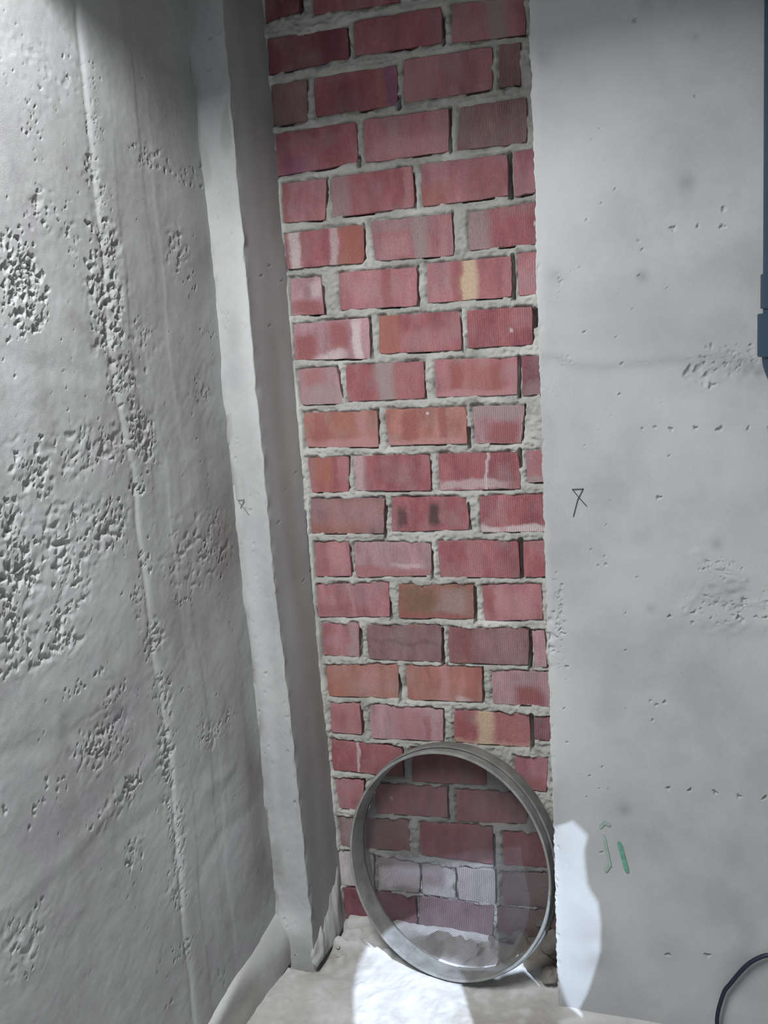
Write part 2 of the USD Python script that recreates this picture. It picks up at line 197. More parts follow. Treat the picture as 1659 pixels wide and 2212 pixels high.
# ---------------------------------------------------------------- large structure
X_LEFT, Y_PIER = -0.115, -0.245
def pits_on(H, ax0, ax1, pits):
    """sinks pits (u, v, radius, depth, stretch, angle) into the height field H over the axes ax0, ax1 and returns a rim mask"""
    E = np.zeros_like(H); rw = np.random.default_rng(len(ax0)); WU, WV = gn(rw, H.shape, 1.3) + gn(rw, H.shape, 2.6), gn(rw, H.shape, 1.3) + gn(rw, H.shape, 2.6)
    for u, v, r, d, st, an in pits:
        R = r*st*1.3
        i0, i1 = np.searchsorted(ax0, [u-R, u+R]); j0, j1 = np.searchsorted(ax1, [v-R, v+R])
        if i1-i0 < 1 or j1-j0 < 1: continue
        du, dv = np.meshgrid(ax0[i0:i1]-u, ax1[j0:j1]-v, indexing='ij'); c, s = math.cos(an), math.sin(an)
        w_ = min(.42*r, .0011); du, dv = du + w_*WU[i0:i1, j0:j1], dv + w_*WV[i0:i1, j0:j1]; a, b = (du*c + dv*s)/(r*st), (-du*s + dv*c)/r; q = np.sqrt(a*a + b*b)*(1 + .28*np.sin(3*np.arctan2(b, a) + u*900))
        E[i0:i1, j0:j1] = np.maximum(E[i0:i1, j0:j1], d*np.clip(1.25*(1 - q**2), 0, 1))
    return H - E
def scatter(rng, clusters):
    out = []
    for a0, a1, z0, z1, n, s0, s1 in clusters:
        cu, cv, ru, rv = (a0+a1)/2e3, (z0+z1)/2e3, (a1-a0)/2e3, (z1-z0)/2e3
        for _ in range(n):
            if n > 400: t = rng.uniform(-1, 1, 2)
            else:
                t = rng.normal(0, .55, 2)
                if np.abs(t).max() > 1.25: t = rng.uniform(-1, 1, 2)
            r = (s0 + (s1-s0)*rng.random()**1.8)*.5e-3
            out.append((cu + ru*t[0], cv + rv*t[1], r, r*rng.uniform(.7, 1.5), rng.uniform(1, 1.9), rng.normal(-.7, .5)))
    return out
def line_dist(A, B, pts, warp=0):
    """distance field over the grid A, B to a polyline given in millimetres"""
    D = np.full(A.shape, 9.0); p = np.asarray(pts, float)/1e3
    for a, b in zip(p[:-1], p[1:]):
        d = b-a; t = np.clip(((A-a[0])*d[0] + (B-a[1])*d[1])/(d @ d + 1e-12), 0, 1)
        D = np.minimum(D, np.hypot(A-a[0]-t*d[0], B-a[1]-t*d[1]))
    return D
def blob(A, B, a, b, ra, rb): return np.exp(-((A-a)/ra)**2 - ((B-b)/rb)**2)

# left wall: board-marked, honeycombed concrete
rng = np.random.default_rng(11)
ay = np.concatenate([np.linspace(-6.2, -1.97, 40), np.arange(-1.95, -.246, .0033), [-.245, -.23]]); az = np.arange(-.04, 3.105, .0032)
A, B = np.meshgrid(ay, az, indexing='ij'); sh = A.shape
H = .0016*gn(rng, sh, 70) + .0008*gn(rng, sh, 24) + .00030*gn(rng, sh, 5) + .00012*gn(rng, sh, 1.5)
seam = np.asarray(SEAM, float)[np.argsort([s[1] for s in SEAM])]; ys = np.interp(az, seam[:, 1]/1e3, seam[:, 0]/1e3)[None] + .004*gn(rng, (1, len(az)), (0, 14))
H += .0025*np.tanh((A-ys)/.004) - .002*np.exp(-((A-ys)/.012)**2)
for k, off in enumerate((.105, .19, .262, .32)): H += .0007*np.tanh((A-ys-off*.72 - .004*np.sin(B*3+k) - .003*np.sin(B*11+2*k))/.005)*(1 if k % 2 else -1)*np.clip(.6+.5*np.sin(B*4+k*2), 0, 1)
for k, f in enumerate(FOLDS[:7]): D = line_dist(A, B, f); H += (.0018 if k % 2 else -.0016)*np.exp(-(D/.022)**2)
PITS_LEFT = PITS_LEFT + [(q[0]-830, q[1]-830, q[2]-150, q[3]-150, *q[4:]) for q in PITS_LEFT if q[1] < -560 and q[4] < 400]   # the wall goes on the same way outside the picture
pits = scatter(rng, [(*q[:4], q[4] if q[4] < 25 or q[4] > 400 else int(q[4]*.62), *q[5:]) for q in PITS_LEFT]); honey = np.zeros(sh)
for a0, a1, z0, z1, n, s0, s1 in PITS_LEFT:
    if 300 > n >= 20: honey = np.maximum(honey, blob(A, B, (a0+a1)/2e3, (z0+z1)/2e3, (a1-a0)/1.7e3 + .008, (z1-z0)/1.7e3 + .008)*min(1, n/70))
crumb = np.minimum(gn(rng, sh, 1.6), .4) + .7*np.minimum(gn(rng, sh, 3), .5); H += honey*.0007*crumb - .0042*np.clip(honey-.12, 0, .8)*np.clip(gn(rng, sh, (2.0, 1.5)) + .5*gn(rng, sh, 4) - .75, 0, 1.6)
H = pits_on(H, ay, az, pits)
stain = np.clip(.75*blob(A, B, -.30, 1.15, .10, .75) + .5*blob(A, B, -.27, .45, .11, .45) + .30*blob(A, B, -.55, 2.45, .13, .5) + .55*blob(A, B, -.30, 2.3, .09, .5), 0, 1)*np.clip(.55 + .3*gn(rng, sh, 30) + .18*gn(rng, sh, (9, 50)), 0, 1)
stain = np.clip(stain*1.05 + .12*np.clip(gn(rng, sh, (4, 45)) - .3, 0, 2) + .12*honey*(gn(rng, sh, 4) > .6) + .35*np.exp(-(line_dist(A, B, [(-858, 1960), (-760, 1870), (-640, 1850)])/.02)**2), 0, .85)
pale = np.clip(.5*blob(A, B, -.95, 2.3, .35, .6) + .35*gn(rng, sh, 40) - .1, 0, .6)
P = np.stack([X_LEFT + H, A, B], -1)
grid_obj('wall_left', P, M_left, attrs={'stain': stain, 'pale': pale}, label='rough grey concrete wall on the left with honeycombed pitting and board marks', cat='wall', kind='structure')

# pilaster between the left wall and the bricks
rng = np.random.default_rng(12)
ez = np.array([-.02, .06, .47, .88, 1.18, 1.62, 2.05, 2.45, 2.73, 3.1]); ex = np.array([-.001, -.002, -.004, -.008, -.018, -.016, -.014, -.011, -.006, -.005])
az = np.arange(-.04, 3.105, .004); xs = np.interp(az, ez, ex); xe = xs + .0012*gn(rng, (len(az),), 3)
uf = np.linspace(0, 1, 32); us = np.concatenate([np.linspace(0, 1, 26)])
n_c = 5; cols = []; nrm = []
for t in uf[:-1]: cols.append(np.stack([(-.118)*(1-t) + (xs-.004)*t + (xe-xs)*max(0, 8*t-7), np.full(len(az), Y_PIER), az], -1)); nrm.append((0, -1, 0))
for k in range(n_c+1):
    a = k/n_c*np.pi/2; cols.append(np.stack([xe-.004 + .004*math.sin(a), Y_PIER+.004-.004*math.cos(a) + 0*az, az], -1)); nrm.append((math.sin(a), -math.cos(a), 0))
for t in us[1:]: cols.append(np.stack([xs*(1-t) + (.35*xs-.002)*t + (xe-xs)*max(0, 1-14*t), (Y_PIER+.004)*(1-t) + .03*t + 0*az, az], -1)); nrm.append((1, 0, 0))
P = np.array(cols); nrm = np.array(nrm, float)[:, None, :]; sh = P.shape[:2]
W = np.ones(sh); e0 = len(uf)-1; idx = np.arange(sh[0])[:, None]
chip = np.clip(gn(rng, sh, (1.3, 1.7))-.8, 0, 2)*np.exp(-((idx-e0-2)/2.4)**2)
H = (.0009*gn(rng, sh, (3, 9)) + .0004*gn(rng, sh, 1.5))*(idx < e0+3) + .0012*gn(rng, sh, (6, 60))*(idx >= e0+3) - .0032*chip
ax0 = np.concatenate([uf[:-1]*.11, .11 + .001*np.arange(n_c+1), .116 + us[1:]*.26])
pp = [(rng.uniform(.005, .105), rng.uniform(0, 3), rng.uniform(.0012, .004), rng.uniform(.002, .005), rng.uniform(1, 2.2), rng.uniform(-1.6, 1.6)) for _ in range(120)] + [(rng.uniform(.12, .36), rng.uniform(0, 3), rng.uniform(.0012, .003), .003, 1.3, 0) for _ in range(40)]
H = pits_on(H, ax0, az, pp)
edge = np.exp(-((idx)/(3.0 + 1.6*gn(rng, (1, sh[1]), 7)).clip(1, 8))**2); H += edge*(.006*np.clip(gn(rng, sh, (2, 6)), -.4, 1.3))
stain = np.clip(edge*.9*(gn(rng, sh, (3, 9)) > .15) + .35*np.clip(gn(rng, sh, (5, 12))-.9, 0, 1)*(idx < e0) + .55*blob(P[..., 0], P[..., 2], -.06, .0, .2, .1), 0, .9)
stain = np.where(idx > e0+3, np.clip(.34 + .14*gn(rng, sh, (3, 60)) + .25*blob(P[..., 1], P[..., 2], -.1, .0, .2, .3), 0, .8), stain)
pale = np.where(idx < e0+3, np.clip(.25*gn(rng, sh, (6, 40)) + .15 + .8*blob(P[..., 0], P[..., 2], -.07, .14, .055, .045), 0, .9), 0)
P = P + nrm*H[..., None]
pil = thing('pilaster', 'narrow pale concrete pilaster between rough left wall and red bricks', 'pilaster', kind='structure')
grid_obj('shaft', P, M_pil, pil, attrs={'stain': stain, 'pale': pale})

# mortar foot smeared along the left wall and up the pilaster's side
rng = np.random.default_rng(13)
def fillet(path, hgt, wid, along, out, nz=14, amp=.004):
    u = np.linspace(0, 1, 90); base = np.array([np.interp(u, np.linspace(0, 1, len(path)), [q[k] for q in path]) for k in range(3)]).T
    h = np.interp(u, np.linspace(0, 1, len(hgt)), hgt); w = np.interp(u, np.linspace(0, 1, len(wid)), wid); t = np.linspace(0, 1, nz)
    prof = np.stack([(1-t)**.62, t**.85], -1)                                # from the floor up to the wall
    P = base[:, None] + prof[None, :, :1]*w[:, None, None]*np.asarray(out, float) + prof[None, :, 1:]*h[:, None, None]*np.array([0, 0, 1.0])
    n = np.asarray(out, float)*.7 + np.array([0, 0, .7]); return P + (amp*gn(rng, P.shape[:2], (3, 2)) + amp*1.2*gn(rng, P.shape[:2], (9, 3)))[..., None]*n*np.sin(np.pi*np.clip(t, .02, .98))[None, :, None]**.5
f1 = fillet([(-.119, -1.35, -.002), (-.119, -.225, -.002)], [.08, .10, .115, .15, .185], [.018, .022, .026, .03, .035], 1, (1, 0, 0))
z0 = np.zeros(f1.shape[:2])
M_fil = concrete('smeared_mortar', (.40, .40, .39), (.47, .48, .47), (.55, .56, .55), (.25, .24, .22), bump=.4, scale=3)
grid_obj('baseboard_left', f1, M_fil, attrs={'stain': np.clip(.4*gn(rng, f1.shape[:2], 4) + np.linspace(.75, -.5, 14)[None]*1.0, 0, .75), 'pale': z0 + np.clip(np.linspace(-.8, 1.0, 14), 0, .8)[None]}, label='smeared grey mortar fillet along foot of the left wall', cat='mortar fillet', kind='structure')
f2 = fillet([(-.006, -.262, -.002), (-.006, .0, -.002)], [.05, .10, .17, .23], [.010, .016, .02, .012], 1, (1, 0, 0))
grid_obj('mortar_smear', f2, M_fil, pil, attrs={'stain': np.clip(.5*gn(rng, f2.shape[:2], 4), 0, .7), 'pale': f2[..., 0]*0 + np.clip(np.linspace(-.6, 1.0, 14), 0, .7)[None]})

# concrete pier on the right
rng = np.random.default_rng(14)
az = np.arange(-.04, 3.105, .0025); xs = .7355 + .0108*az; xe = xs + .0010*gn(rng, (len(az),), 6) + .0009*gn(rng, (len(az),), 1.4)
cols, nrm, ax = [], [], []
for t in np.linspace(0, 1, 12)[:-1]: cols.append(np.stack([xs + (xe-xs)*max(0, 8*t-7), .03*(1-t) + (Y_PIER+.003)*t + 0*az, az], -1)); nrm.append((-1, 0, 0)); ax.append(.70 + .03*t)
for k in range(5):
    a = k/4*np.pi/2; cols.append(np.stack([xe+.003-.003*math.cos(a), Y_PIER+.003-.003*math.sin(a) + 0*az, az], -1)); nrm.append((-math.cos(a), -math.sin(a), 0)); ax.append(.736 + .0007*k)
xx = np.concatenate([np.arange(.004, .62, .0025), np.linspace(.63, 1.16, 40)])
for t in xx: cols.append(np.stack([xs + (xe-xs)*max(0, 1-t/.012) + t, Y_PIER + 0*az, az], -1)); nrm.append((0, -1, 0)); ax.append(.7405 + t)
P = np.array(cols); nrm = np.array(nrm, float)[:, None, :]; sh = P.shape[:2]; idx = np.arange(sh[0])[:, None]; A, B = P[..., 0], P[..., 2]
front = idx > 15
H = .0009*gn(rng, sh, 68) + .0003*gn(rng, sh, 12)
Hf = np.zeros(sh); ax0 = np.array(ax)
hp = [(x/1e3, z/1e3, r*(1.25e-3 if r > 9 else .85e-3), min(r*1.25e-3, .0075), 1.3 if r > 9 else 1.15, 1.4 if r > 9 else .5) for x, z, r in HOLES]
Hf = pits_on(Hf, ax0, az, hp + scatter(rng, PITS_PIER))
for k, j in enumerate(JOINTS):
    D = line_dist(A, B, j) + .004*gn(rng, sh, 4); Hf -= (.0042 if k == 0 else .006)*np.exp(-(D/(.0022 if k == 0 else .0035))**2)*np.clip(.55 + .6*gn(rng, sh, 9), 0, 1.2); Hf += (.0012 if k == 0 else .003)*np.exp(-(D/.012)**2)
rough = np.clip(blob(A, B, 1.21, 1.745, .10, .035) + blob(A, B, 1.21, 1.12, .10, .02) + blob(A, B, 1.18, 1.21, .07, .035), 0, 1); Hf += rough*.0016*np.minimum(gn(rng, sh, 2.2), .5)
chip = np.clip(gn(rng, sh, (1.9, 2.2))-.9, 0, 2)*np.exp(-((idx-14)/4.0)**2); big = blob(0*A, B, 0, 1.09, 1, .085)*np.exp(-((idx-15)/6.0)**2)
H += Hf*front - .0025*chip - big*.006*np.clip(.3 + gn(rng, sh, 2.5), 0, 2)
nz = gn(rng, sh, 9)
stain = .5*blob(A, B, .835, .5-.28, .06, .12)*np.clip(.5+.6*nz, 0, 1) + .35*blob(A, B, 1.22, .25, .08, .22)*np.clip(.6+.4*nz, 0, 1) + .3*blob(A, B, 1.0, 1.86, .16, .10) + .25*blob(A, B, 1.15, 2.2, .09, .05)
for sx, sz, sr in ((.79, 2.47, .022), (1.02, 2.545, .018), (1.075, 2.55, .016), (1.12, 2.46, .008), (1.0, 1.965, .014), (.93, .62, .02), (1.005, 1.165, .012), (1.16, 1.33, .014), (.80, 1.985, .016), (1.10, 2.16, .02)): stain = stain + .55*blob(A, B, sx, sz, sr, sr)
stain = np.clip(stain + .10*np.clip(gn(rng, sh, 14), 0, 2) + .25*np.exp(-(line_dist(A, B, JOINTS[0])/.012)**2) + .35*rough, 0, .75)*front
pale = np.clip(.22*gn(rng, sh, 35) + .30*np.exp(-((idx-16)/5.0)**2), 0, .6)
P = P + nrm*H[..., None]
pier = thing('concrete_pier', 'broad smooth concrete pier right of the brick recess with pinholes', 'pier', kind='structure')
grid_obj('shaft', P, M_pier, pier, attrs={'stain': stain, 'pale': pale})
def strokes(lines, w, y, off=.0016):
    ms = []
    for l in lines:
        s = LineString([(x/1e3, z/1e3) for x, z in l]).buffer(w/2, quad_segs=3); m = trimesh.creation.extrude_polygon(s, .0006, engine='earcut'); v = np.array(m.vertices)
        ms.append(trimesh.Trimesh(np.stack([v[:, 0], y-off-v[:, 2], v[:, 1]], -1), m.faces, process=False))
    return cat_(*ms)
obj('pencil_mark', strokes(PENCIL, .0022, Y_PIER), M_pencil, pier, False, label='pencilled crossed triangle mark')
obj('paint_mark', strokes(GREEN[:1], .011, Y_PIER), M_green, pier, False, label='worn green painted figure'); obj('paint_mark', strokes(GREEN[1:3], .008, Y_PIER), M_green2, pier, False, label='faded green painted figure')
obj('pencil_mark', strokes(PENCIL2, .0018, Y_PIER), M_pencil2, pil, False, label='faint pencilled triangle mark')

# right side wall with the broken vent opening that lets the sun in, ceiling
XW = 1.9; n_, d_ = np.array([math.cos(SUN_A), math.sin(SUN_A)]), np.array([-math.sin(SUN_A), math.cos(SUN_A)])
def on_wall(u, h): s = (XW - u*n_[0])/d_[0]; return (s*d_[1] + u*n_[1], h - s*SUN_T)
VENT = [(.10, .125), (.15, .10), (.21, .062), (.27, .045), (.336, .004), (.36, .006), (.374, -.003), (.412, -.006), (.424, -.03), (.440, -.066), (.432, -.105), (.434, -.16), (.437, -.21), (.444, -.235), (.456, -.27), (.461, -.34), (.457, -.42), (.448, -.46), (.43, -.53), (.40, -.60), (.380, -.51),
        (.362, -.405), (.30, -.395), (.28, -.40), (.24, -.35), (.195, -.325), (.18, -.37), (.166, -.41), (.147, -.45), (.13, -.50), (.10, -.58), (.04, -.64), (-.08, -.62), (-.17, -.50), (-.158, -.37), (-.128, -.31), (-.108, -.27), (-.074, -.225), (-.045, -.185), (-.01, -.15), (.03, -.116), (.09, -.10), (.15, -.095), (.19, -.08), (.2, -.01), (.16, .03), (.10, .06)]
hole = Polygon([on_wall(*q) for q in VENT]).buffer(0)
wpoly = box(-6.2, -.02, -.235, 3.1).difference(hole)
m = trimesh.creation.extrude_polygon(wpoly, 1.0, engine='earcut'); v = np.array(m.vertices); back = v[:, 2]*.14/abs(sd[0])
obj('wall_right', trimesh.Trimesh(np.stack([np.full(len(v), XW) - sd[0]*back, v[:, 0] - sd[1]*back, v[:, 1] - sd[2]*back], -1)[:, :], m.faces, process=False), M_ceil, None, False, label='plain concrete side wall with a ragged vent hole', cat='wall', kind='structure')
ceil = thing('ceiling', 'concrete ceiling slab with a downstand beam in front of the recess', 'ceiling', kind='structure')
cm = trimesh.creation.box((2.4, 6.6, .15)); cm.apply_translation((.9, -3.0, 3.175)); obj('slab', cm, M_ceil, ceil, False)
cm = trimesh.creation.box((2.03, .15, .44)); cm.apply_translation((.895, -.875, 2.88)); obj('beam', cm, M_ceil, ceil, False)

# floor
rng = np.random.default_rng(15)
ax_ = np.concatenate([[-.2], np.arange(-.13, .80, .0042), np.linspace(.81, 1.95, 60)]); ay = np.concatenate([np.linspace(-6.2, -.72, 40), np.arange(-.70, .034, .0042)])
A, B = np.meshgrid(ax_, ay, indexing='ij'); sh = A.shape
H = .003*gn(rng, sh, 14) + .0014*gn(rng, sh, 4) + .0012*np.abs(gn(rng, sh, 2.2)) + .0005*gn(rng, sh, 1.0)
rag = .006*gn(rng, sh, 5) + .003*gn(rng, sh, 2)
for k, l in enumerate(FLOORR):
    D = line_dist(A, B, l) + rag; H += (.017, .010, .012, .012, .014)[k]*np.clip(1.3-D/(.017, .012, .014, .016, .02)[k], 0, 1)**.7
heap = .034*blob(A, B, .36, -.085, .11, .05) + .03*blob(A, B, .50, -.10, .07, .055) + .05*blob(A, B, .67, -.05, .07, .06) + .02*blob(A, B, .60, -.03, .08, .05); H += heap*(1 + .35*gn(rng, sh, 5) + .28*gn(rng, sh, 2.0))
H -= .016*np.clip(1 - (A-.012 - .003*gn(rng, sh, 6))/.006, 0, 1)*(B > -.26)*(A < .03)
keep = 1 - blob(A, B, .41, -.19, .18, .03); H = np.where(H > 0, H*np.clip(keep + .15, 0, 1), H)
stain = np.clip(.85*np.clip(heap/.025, 0, 1) + .35*blob(A, B, .07, -.09, .06, .05)*1.2 + .25*np.clip(gn(rng, sh, 12), 0, 2) + .35*blob(A, B, .1, -.2, .09, .05) + .45*blob(A, B, .62, -.35, .16, .09), 0, .9)*np.clip(1 - (H > .012)*.75*(heap < .012), 0, 1)
pale = np.clip(.5*np.clip(H/.012, 0, 1)*(heap < .01) + .2*gn(rng, sh, 5) + .18*gn(rng, sh, 2), 0, .7)*(heap < .015)
grid_obj('floor', np.stack([A, B, H], -1), M_floor, attrs={'stain': stain, 'pale': pale}, label='dusty pale concrete floor with mortar crust at the foot of the bricks', cat='floor', kind='structure')

# ---------------------------------------------------------------- brick wall: every brick a part, in a bed of rough mortar
LOOK = {  # base colour, ribs, patches (u, v, half width, half height, colour, strength)
 'A': [('m', .1, []), ('r', .1, []), ('r', .1, [])],
 'B': [('m', .1, [(.8, .3, .15, .6, 'M', .5)]), ('r', .1, [(.3, .6, .3, .4, 'P', .4)]), ('p', .1, [(.2, .7, .2, .4, 'L', .5), (.62, .5, .12, 1, 'G', .85)])],
 'C': [('d', .2, []), ('r', .1, [(.35, .5, .2, .5, 'M', .4), (.93, .5, .08, 1, 'V', .8), (.8, .6, .06, .6, 'O', .3)]), ('p', .1, [(.15, .5, .2, .6, 'L', .5)]), ('d', .3, [])],
 'D': [('r', .1, [(.25, .85, .22, .3, 'V', .6), (.12, .5, .08, .6, 'M', .4)]), ('p', .1, [(.6, .75, .45, .25, 'L', .6), (.9, .4, .1, .8, 'L', .3)]), ('d', .7, [])],
 'E': [('p', .1, [(.1, .5, .07, 1, 'R', .6)]), ('r', .3, [(.1, .5, .13, 1, 'G', .6), (.93, .5, .05, 1, 'L', .6)]), ('p', .1, [(.1, .8, .2, .3, 'O', .4), (.75, .5, .2, .8, 'R', .3)]), ('p', .1, [])],
 'F': [('r', .5, [(.14, .5, .06, 1.2, 'W', .85), (.63, .5, .05, 1.2, 'W', .6), (.85, .4, .15, .8, 'O', .6)]), ('p', .7, [(.6, .5, .1, 1.2, 'G', .8), (.3, .65, .16, .25, 'L', .7), (.88, .7, .06, .25, 'L', .7), (.2, .1, .6, .2, 'G', .5)]), ('r', .6, [(.12, .5, .16, 1.2, 'G', .75), (.86, .55, .015, .05, 'W', 1)])],
 'G': [('w', .3, [(.5, .82, .6, .22, 'R', .8), (.8, .3, .2, .2, 'W', .5)]), ('p', .1, [(.62, .5, .06, 1, 'R', .6), (.4, .4, .15, .6, 'L', .4)]), ('p', .1, [(.49, .5, .09, 1.3, 'Y', .95), (.365, .5, .05, 1.2, 'R', .6), (.75, .5, .15, .6, 'R', .3)]), ('p', .6, [])],
 'H': [('w', .2, [(.16, .68, .15, .42, 'R', .85), (.58, .42, .14, .38, 'R', .8), (.82, .55, .05, .6, 'W', .9), (.45, .95, .2, .14, 'W', .7)]), ('r', .7, [(.1, .5, .15, .8, 'O', .6), (.6, .7, .35, .25, 'L', .4)]), ('r', .9, [(.85, .2, .2, .3, 'L', .4), (.68, .52, .008, .03, 'W', 1)])],
 'I': [('w', .4, [(.4, .25, .28, .3, 'P', .8), (.6, .75, .5, .28, 'G', .7)]), ('r', .5, [(.52, .5, .12, 1.3, 'G', .9), (.8, .5, .2, 1, 'P', .4)]), ('p', .1, [(.27, .55, .07, .45, 'R', .8), (.72, .6, .05, .4, 'R', .7), (.5, .5, .35, .4, 'O', .3), (.5, .93, .6, .1, 'L', .7)]), ('m', .2, [(.5, .9, .6, .2, 'G', .5)])],
 'J': [('o', .1, [(.5, .9, .6, .13, 'L', .8), (.8, .5, .06, .5, 'L', .6), (.2, .5, .1, .4, 'R', .5), (.55, .3, .15, .2, 'O', .6)]), ('o', .1, [(.28, .5, .1, .4, 'R', .7), (.72, .5, .05, .5, 'R', .7), (.5, .93, .7, .08, 'L', .6), (.53, .2, .012, .03, 'W', 1)]), ('w', .9, [(.6, .7, .36, .36, 'R', .8), (.5, .1, .7, .22, 'G', .8)])],
 'K': [('r', .3, [(.38, .4, .2, .5, 'O', .7), (.85, .3, .15, .3, 'L', .4)]), ('r', .7, [(.06, .5, .09, 1.2, 'W', .5)]), ('r', 1, [(.6, .5, .012, 1.2, 'W', .8), (.4, .87, .5, .1, 'W', .6)]), ('p', .3, [(.5, .95, .6, .12, 'G', .8)])],
 'L': [('d', .9, [(.3, .9, .4, .25, 'O', .5), (.6, .4, .5, .4, 'L', .5)]), ('r', .8, [(.15, .55, .05, .3, 'K', .75), (.57, .5, .065, .35, 'K', .85)]), ('r', .9, [(.5, .93, .7, .1, 'W', .85), (.3, .5, .04, 1, 'L', .5)])],
 'M': [('p', .1, [(.65, .3, .25, .5, 'L', .7), (.2, .5, .15, .8, 'R', .3)]), ('w', .9, [(.5, .9, .7, .2, 'P', .8), (.7, .62, .2, .04, 'W', .5)]), ('r', .9, [(.45, .5, .1, .8, 'L', .5)]), ('r', .2, [])],
 'N': [('p', .5, [(.5, .5, .02, 1.2, 'L', .6), (.2, .8, .2, .2, 'R', .4)]), ('n', .4, [(.3, .5, .22, .45, 'B', .8), (.72, .5, .2, .4, 'G', .6), (.5, .98, .8, .1, 'R', .6)]), ('p', .1, [(.25, .4, .1, .3, 'L', .8), (.6, .6, .25, .35, 'L', .5), (.08, .4, .1, .5, 'R', .5)])],
 'O': [('p', .2, [(.85, .5, .12, 1.2, 'G', .6), (.45, .3, .1, .5, 'L', .5)]), ('d', 1, [(.5, .5, .5, .04, 'K', .25)]), ('d', 1, [(.15, .5, .14, .7, 'R', .5), (.6, .6, .3, .5, 'L', .2)]), ('w', .2, [])],
 'P': [('o', .1, [(.62, .35, .12, .35, 'L', .6), (.2, .7, .2, .3, 'O', .5)]), ('o', .1, [(.5, .5, .07, .9, 'L', .7), (.78, .95, .1, .1, 'W', .6), (.88, .4, .1, .7, 'R', .4)]), ('w', 1, [(.55, .72, .2, .3, 'R', .85)])],
 'Q': [('p', .1, [(.6, .5, .2, .7, 'L', .4)]), ('w', .1, [(.55, .5, .2, .5, 'P', .6), (.8, .6, .04, .4, 'R', .6)]), ('r', .1, [(.42, .45, .11, 1.1, 'Y', .85), (.5, .95, .8, .08, 'Y', .5), (.12, .5, .1, .4, 'R', .5), (.75, .5, .25, .5, 'P', .6)]), ('m', .7, [])],
 'R': [('r', .8, [(.37, .5, .012, 1.2, 'W', .7), (.8, .5, .2, 1, 'P', .4)]), ('r', .1, []), ('p', .2, [(.5, .8, .6, .2, 'R', .4)])],
 'S': [('p', .1, [(.6, .3, .3, .3, 'L', .4)]), ('p', .1, [(.2, .55, .01, .03, 'W', 1)]), ('p', .1, [])],
 'T': [('d', .1, [(.2, .5, .16, 1.2, 'G', .6), (.75, .5, .2, .8, 'R', .4)]), ('r', .1, []), ('r', .1, [])],
 'U': [('c', .1, []), ('c', .2, [(.5, .4, .7, .6, 'G', .75)]), ('c', .4, [(.35, .3, .35, .5, 'G', .8)]), ('c', .9, [(.2, .5, .2, 1, 'W', .5)]), ('d', .1, [(.5, .4, .5, .5, 'G', .7)])],
 'V': [('m', .1, []), ('v', .8, []), ('d', .1, [(.4, .3, .3, .3, 'G', .6)])]}
CRACK = {('A',0):(0,1,9),('B',0):(.0,.9,3),('B',1):(.3,1.05,5),('C',1):(.8,1.08,8),('D',0):(.85,1.08,6),('D',1):(0,1.02,5),('E',0):(0,.6,3),('E',1):(.2,1.02,3.5),('E',2):(0,1.05,7),('F',0):(0,.9,2.5),('F',1):(.0,.9,3),('G',0):(.3,1.0,5),('G',1):(0,1,3),('G',2):(0,1.05,6.5),('H',0):(0,1.0,4.5),('H',1):(0,1.05,3),('H',2):(.1,.5,9),('I',0):(0,.8,3.5),('I',1):(.05,1,2.5),('I',2):(0,1.08,5),('J',0):(0,.9,2.5),('J',1):(.6,1.12,6),('J',2):(0,.9,2.5),('K',0):(0,.9,2.5),('K',1):(.2,1,2),('K',2):(-.05,.4,6),('L',0):(.1,1.15,4),('L',1):(.2,1,3),('M',0):(.2,.9,2.5),('M',1):(.3,1.1,4.5),('M',2):(-.02,1.0,9),('N',0):(.6,1.08,4),('N',1):(.1,1.1,5),('O',0):(.2,1.0,7),('O',1):(.1,1.15,6),('O',2):(.05,1.1,6),('P',0):(.3,1.1,4.5),('P',1):(0,1.0,3.5),('Q',0):(.15,1,4),('Q',1):(0,.9,2),('Q',2):(0,1.05,7),('R',0):(0,1,2),('S',0):(0,1,4),('S',1):(0,1.1,4),('T',1):(.2,1.1,4),('U',0):(0,1,3),('U',1):(0,1,2),('U',2):(0,1,3),('U',3):(0,1,3),('V',0):(0,1,3)}
rng = np.random.default_rng(16)
bax = np.arange(-.034, .795, .0027); baz = np.arange(-.02, 3.07, .0027); A, B = np.meshgrid(bax, baz, indexing='ij'); sh = A.shape
SD = np.full(sh, .05); CK = np.zeros(sh)
bw = thing('wall_back', 'red ribbed brick wall closing the recess, in rough grey mortar', 'wall', kind='structure')
quads = {}
for row in BRICKS:
    for k, q in enumerate(BRICKS[row]): quads[row, k] = np.array(q, float).reshape(4, 2)/1e3
lo = min(q[:, 0].min() for q in quads.values())
for k, (x0, x1) in enumerate(((.004, .243), (.262, .50), (.52, .76))): quads['Z', k] = np.array([(x0, 2.985), (x1, 2.985), (x1, 2.872), (x0, 2.872)])   # one course above the picture
for key, q in quads.items():
    c = q.mean(0); r = .17; i0, i1 = np.searchsorted(bax, [c[0]-r, c[0]+r]); j0, j1 = np.searchsorted(baz, [c[1]-.09, c[1]+.09])
    a, b = A[i0:i1, j0:j1], B[i0:i1, j0:j1]; d = np.full(a.shape, -9.0)
    for m_ in range(4):
        p0, p1 = q[m_], q[(m_+1) % 4]; e = (p1-p0)/np.linalg.norm(p1-p0); d = np.maximum(d, -(e[1]*(a-p0[0]) - e[0]*(b-p0[1])))   # outward is left of a clockwise edge
    SD[i0:i1, j0:j1] = np.minimum(SD[i0:i1, j0:j1], d)
